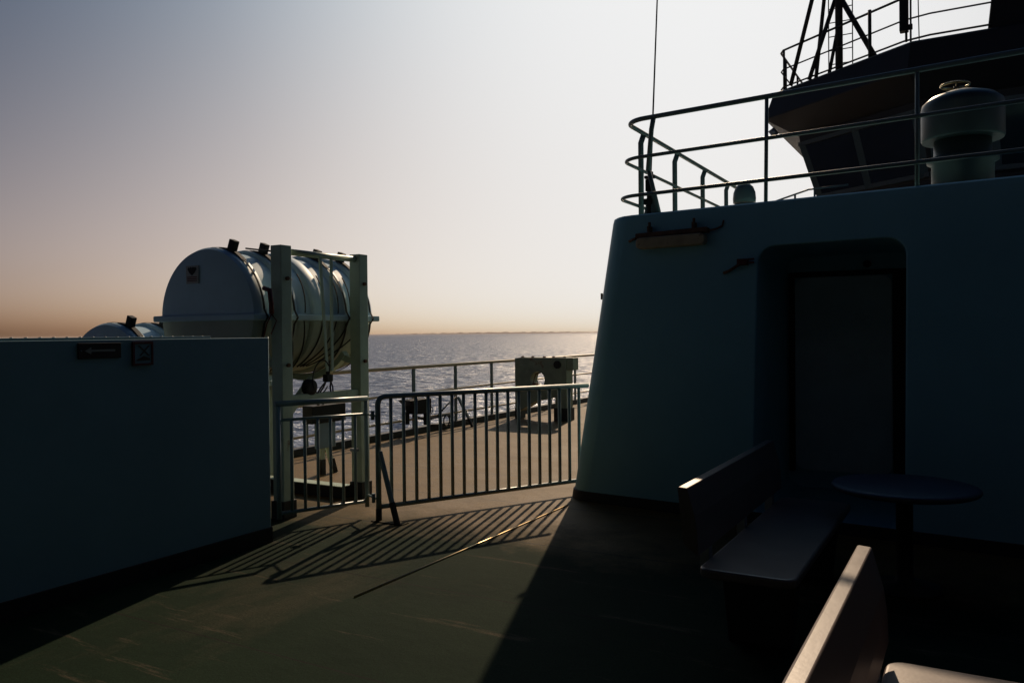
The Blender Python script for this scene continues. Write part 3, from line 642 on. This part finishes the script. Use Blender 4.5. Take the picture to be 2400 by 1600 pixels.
# sticker on the near end of the upper canister
stx = -6.345
MB().box((stx - 0.085, 5.088, 2.14), (stx + 0.085, 5.0985, 2.305)).build('sticker', 'sticker', top_raft)
mb = MB(); mb.prism([(stx, 2.215), (stx - 0.035, 2.24), (stx - 0.06, 2.275), (stx - 0.045, 2.292), (stx - 0.028, 2.282), (stx - 0.018, 2.295), (stx, 2.282), (stx + 0.018, 2.295), (stx + 0.028, 2.282), (stx + 0.045, 2.292), (stx + 0.06, 2.275), (stx + 0.035, 2.24)], 5.083, 5.0875)
mb.build('emblem', 'rubber', top_raft)
mb = MB()
for z in (2.195, 2.178, 2.161): mb.box((stx - 0.065, 5.084, z), (stx + 0.065, 5.0875, z + 0.009))
mb.build('lettering', 'signred', top_raft)
mb = MB(); mb.tube([(-5.50, 5.17, 2.07), (-5.42, 5.16, 2.05), (-5.40, 5.16, 1.93), (-5.41, 5.17, 1.84)], 0.022, 8); mb.tube([(-5.41, 5.17, 1.84), (-5.46, 5.16, 1.75), (-5.50, 5.15, 1.60)], 0.006, 6); mb.tube([(-5.41, 5.17, 1.84), (-5.38, 5.20, 1.78), (-5.44, 5.19, 1.66)], 0.006, 6); mb.build('painter_line', 'signred', top_raft)

# black-faced kerb in front of the rack
kb = thing('kerb', 'low black kerb with pale capping across the deck by the raft rack', 'kerb', (-6.5, 6.27, 0))
MB().box((-7.6, 6.20, 0.0), (-5.535, 6.34, 0.115)).build('face', 'skirt', kb, 0.004)
MB().box((-7.62, 6.195, 0.1155), (-5.535, 6.345, 0.125)).build('capping', 'rack', kb, 0.002)

# control stand behind the side gate
ct = thing('control_stand', 'black control box over a blue-grey panel on a braced stand', 'control stand', (-6.7, 7.2, 0))
MB().box((-6.78, 6.93, 0.62), (-6.62, 7.50, 0.83)).build('box', 'black', ct, 0.01)
MB().box((-6.70, 7.04, 0.32), (-6.645, 7.345, 0.70)).build('panel', 'blue', ct, 0.008)
MB().box((-6.76, 7.16, 0.0), (-6.70, 7.22, 0.64)).build('leg', 'rack', ct, 0.003)
MB().box((-6.765, 7.155, 0.0), (-6.695, 7.225, 0.18)).build('leg_shoe', 'skirt', ct, 0.003)
MB().bar((-6.70, 7.36, 0.0), (-6.73, 7.24, 0.5), 0.05, 0.05).build('brace', 'rack', ct, 0.003)
MB().bar((-6.695, 7.375, 0.0), (-6.708, 7.33, 0.17), 0.06, 0.06).build('brace_shoe', 'skirt', ct, 0.003)
mb = MB()
for y in (7.07, 7.15, 7.44): mb.tube([(-6.66, y, 0.83), (-6.66, y, 0.87)], 0.015, 8)
mb.build('button', 'galv', ct)

# ================================================================== ship's side railing
er = thing('side_railing', 'long white railing along the ship side, three bars above black kerb', 'railing', (-8.05, 12, 0))
MB().box((-8.16, -8, 0.0), (-8.0, 45, 0.10)).build('kerb', 'skirt', er, 0.005)
MB().tube([(-8.07, -8, 1.10), (-8.07, 45, 1.10)], 0.028, 12).build('top_rail', 'siderail', er)
MB().tube([(-8.07, -8, 0.67), (-8.07, 45, 0.67)], 0.018, 10).build('middle_rail', 'siderail', er)
MB().tube([(-8.07, -8, 0.245), (-8.07, 45, 0.245)], 0.018, 10).build('lower_rail', 'siderail', er)
y = 10.805 - 1.242 * 9; posts = []
while y < 44:
    if y > 2: posts.append(y)
    y += 1.242
p0 = None
for y in posts:
    if p0 is None: p0 = MB().bar((-8.07, y, 0.09), (-8.07, y, 1.09), 0.06, 0.03, (1, 0, 0)).build('post', 'rail', er); y0_ = y
    else:
        c_ = p0.copy(); COL.objects.link(c_); c_.parent = er; c_.matrix_parent_inverse = p0.matrix_parent_inverse; c_.location = (0, y - y0_, 0)
for y in (7.09, 12.05):
    MB().bar((-8.02, y, 0.52), (-7.72, y, 0.02), 0.05, 0.035).build('stay', 'rail', er, 0.003)
    MB().bar((-7.80, y, 0.15), (-7.715, y, 0.01), 0.06, 0.045).build('stay_shoe', 'skirt', er, 0.003)

# floodlight hung inside the railing, with its cable
fl = thing('deck_floodlight', 'black floodlight hung on the side railing with a looping cable', 'floodlight', (-7.9, 10.6, 0.4))
mb = MB(); mb.prism([(10.28, 0.60), (10.86, 0.60), (10.86, 0.36), (10.52, 0.36), (10.42, 0.50)], -8.0, -7.75, 'X'); mb.build('case', 'black', fl, 0.01)
MB().box((-7.98, 10.44, 0.20), (-7.93, 10.50, 0.40)).build('bracket', 'black', fl)
MB().box((-7.92, 10.86, 0.15), (-7.82, 10.93, 0.48)).build('back_cover', 'black', fl, 0.006)
mb = MB(); mb.tube([(-7.9, 10.55, 0.33), (-7.9, 10.9, 0.23), (-7.9, 11.3, 0.25), (-7.9, 11.55, 0.26), (-7.88, 11.63, 0.2), (-7.86, 11.64, 0.03)], 0.018, 8)
mb.tube([(-7.9, 11.0, 0.13), (-7.9, 11.3, 0.11), (-7.9, 11.6, 0.08)], 0.016, 8)
mb.tube([(-7.9, 11.25, 0.27), (-7.95, 11.6, 0.42), (-8.0, 11.95, 0.53)], 0.013, 8)
mb.tube([(-7.88, 11.02 + 0.055 * math.cos(R(a)), 0.38 + 0.06 * math.sin(R(a))) for a in range(0, 360, 20)], 0.007, 6, closed=True)
mb.tube([(-7.88, 11.48 + 0.09 * math.cos(R(a)), 0.16 + 0.09 * math.sin(R(a))) for a in range(0, 360, 20)], 0.012, 6, closed=True)
mb.build('cable', 'rubber', fl)

# fairlead box with the hole
fb = thing('fairlead_box', 'weathered steel fairlead box with a round hole, by the side railing', 'fairlead', (-7.2, 13.75, 0))
outer = [(-7.73, 1.16), (-7.73, 0.20), (-7.66, 0.14), (-7.30, 0.34), (-6.86, 0.44), (-6.86, 1.18), (-7.6, 1.18)]
mb = MB(); mb.prism(outer, 13.60, 13.90); plate = mb.build('plate', 'fairlead', None)
hc = MB().lathe([(0.155, -0.5), (0.155, 0.5)], (-7.24, 13.75, 0.76), 28, 'Y').build('cutter', 'rack')
md = plate.modifiers.new('cut', 'BOOLEAN'); md.object = hc; md.operation = 'DIFFERENCE'; md.solver = 'EXACT'
dg = bpy.context.evaluated_depsgraph_get(); me = bpy.data.meshes.new_from_object(plate.evaluated_get(dg)); plate.modifiers.clear(); old = plate.data; plate.data = me; bpy.data.meshes.remove(old); drop(hc)
plate.parent = fb; plate.matrix_parent_inverse = parent_inv(fb)
for f in plate.data.polygons: f.use_smooth = False
MB().box((-6.86, 13.58, 0.0), (-6.62, 13.86, 1.185)).build('pillar', 'fairlead', fb, 0.008)
MB().box((-6.88, 13.56, 0.0), (-6.60, 13.88, 0.24)).build('pillar_shoe', 'skirt', fb, 0.005)
MB().box((-6.62, 13.60, 0.95), (-6.49, 13.84, 1.18)).build('lug', 'fairlead', fb, 0.008)
MB().lathe([(0.075, -0.02), (0.075, 0.02)], (-6.80, 13.575, 1.05), 20, 'Y').build('bolt_hole', 'rubber', fb)
mb = MB()
for x in (-7.62, -7.4, -7.15, -6.95, -6.72): mb = MB(); mb.lathe([(0.03, 1.18), (0.03, 1.195), (0.015, 1.205)], (x, 13.72, 0), 10); mb.build('bolt', 'rust', fb)
MB().box((-7.75, 13.62, 0.0), (-7.66, 13.88, 0.22)).build('foot', 'skirt', fb)
mb = MB(); mb.tube([(-7.30, 13.62, 0.62), (-7.36, 13.66, 0.70), (-7.32, 13.68, 0.86), (-7.2, 13.7, 0.90)], 0.012, 6); mb.box((-7.37, 13.62, 0.60), (-7.29, 13.72, 0.69)); mb.build('shackle', 'rust', fb)

# ================================================================== benches and table
def bench(x0, y0, y1, label, n=1):
    t = thing('deck_bench', label, 'bench', (x0 + 0.3, (y0 + y1) / 2, 0), 'fibreglass deck benches')
    # seat: slab with rounded plan corners and a rolled front edge
    sx0, sx1, r = x0 + 0.10, x0 + 0.58, 0.07
    mb = MB(); poly = [(sx0 + (0 if i < 0 else 0), 0) for i in ()]
    pl = []
    for cx_, cy_, a in ((sx1 - r, y0 + r, -90), (sx1 - r, y1 - r, 0), (sx0 + r, y1 - r, 90), (sx0 + r, y0 + r, 180)):
        pl += [(cx_ + r * math.cos(R(a + 15 * i)), cy_ + r * math.sin(R(a + 15 * i))) for i in range(7)]
    mb.prism(pl, 0.40, 0.45, 'Z'); mb.build('seat', 'bench', t, 0.015, 3)
    # backrest panel, leaning, thick below
    prof = [(x0, 0.85), (x0 + 0.002, 0.845), (x0 + 0.03, 0.57), (x0 + 0.045, 0.55), (x0 + 0.108, 0.51), (x0 + 0.104, 0.62), (x0 + 0.092, 0.71), (x0 + 0.052, 0.851), (x0 + 0.010, 0.854)]
    mb = MB(); mb.prism(prof, y0, y1); mb.build('backrest', 'bench', t, 0.006, 3)
    for yy in (y0 + 0.25, (y0 + y1) / 2, y1 - 0.25):
        mb = MB(); mb.box((x0 + 0.05, yy - 0.03, 0.40), (x0 + 0.10, yy + 0.03, 0.62)); mb.build('back_bracket', 'galv', t)
    for yy in (y0 + 0.35, y1 - 0.35):
        mb = MB(); mb.prism([(sx0 + 0.08, 0.0), (sx1 - 0.08, 0.0), (sx1 - 0.04, 0.40), (sx0 + 0.04, 0.40)], yy - 0.06, yy + 0.06); mb.build('leg', 'skirt', t, 0.01)
    return t
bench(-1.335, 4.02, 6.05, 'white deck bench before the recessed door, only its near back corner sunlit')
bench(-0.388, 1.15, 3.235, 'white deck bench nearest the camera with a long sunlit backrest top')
tb = thing('round_table', 'round table on one pedestal in deep shade before the deckhouse door', 'table', (-0.34, 5.71, 0))
MB().lathe([(0.02, 0.62), (0.40, 0.62), (0.425, 0.63), (0.435, 0.645), (0.425, 0.66), (0.40, 0.665), (0.02, 0.665)], (-0.40, 5.70, 0), 64).build('tabletop', 'table', tb)
MB().lathe([(0.22, 0.0), (0.22, 0.02), (0.06, 0.05), (0.05, 0.1), (0.05, 0.59), (0.12, 0.619)], (-0.40, 5.70, 0), 32).build('pedestal', 'skirt', tb)

# ------------------------------------------------------------------ haze over the sea
hz = MB().box((-30000, -2000, -14.0), (30000, 30000, 16.0)).build('haze', 'hull'); hz['kind'] = 'stuff'
hm = bpy.data.materials.new('sea_haze'); hm.use_nodes = True; hn = hm.node_tree.nodes; hn.clear()
pv = hn.new('ShaderNodeVolumePrincipled'); pv.inputs['Color'].default_value = (0.95, 0.80, 0.72, 1); pv.inputs['Density'].default_value = 2.5e-5; pv.inputs['Anisotropy'].default_value = 0.3
ho = hn.new('ShaderNodeOutputMaterial'); hm.node_tree.links.new(pv.outputs[0], ho.inputs['Volume'])
hz.data.materials.clear(); hz.data.materials.append(hm)
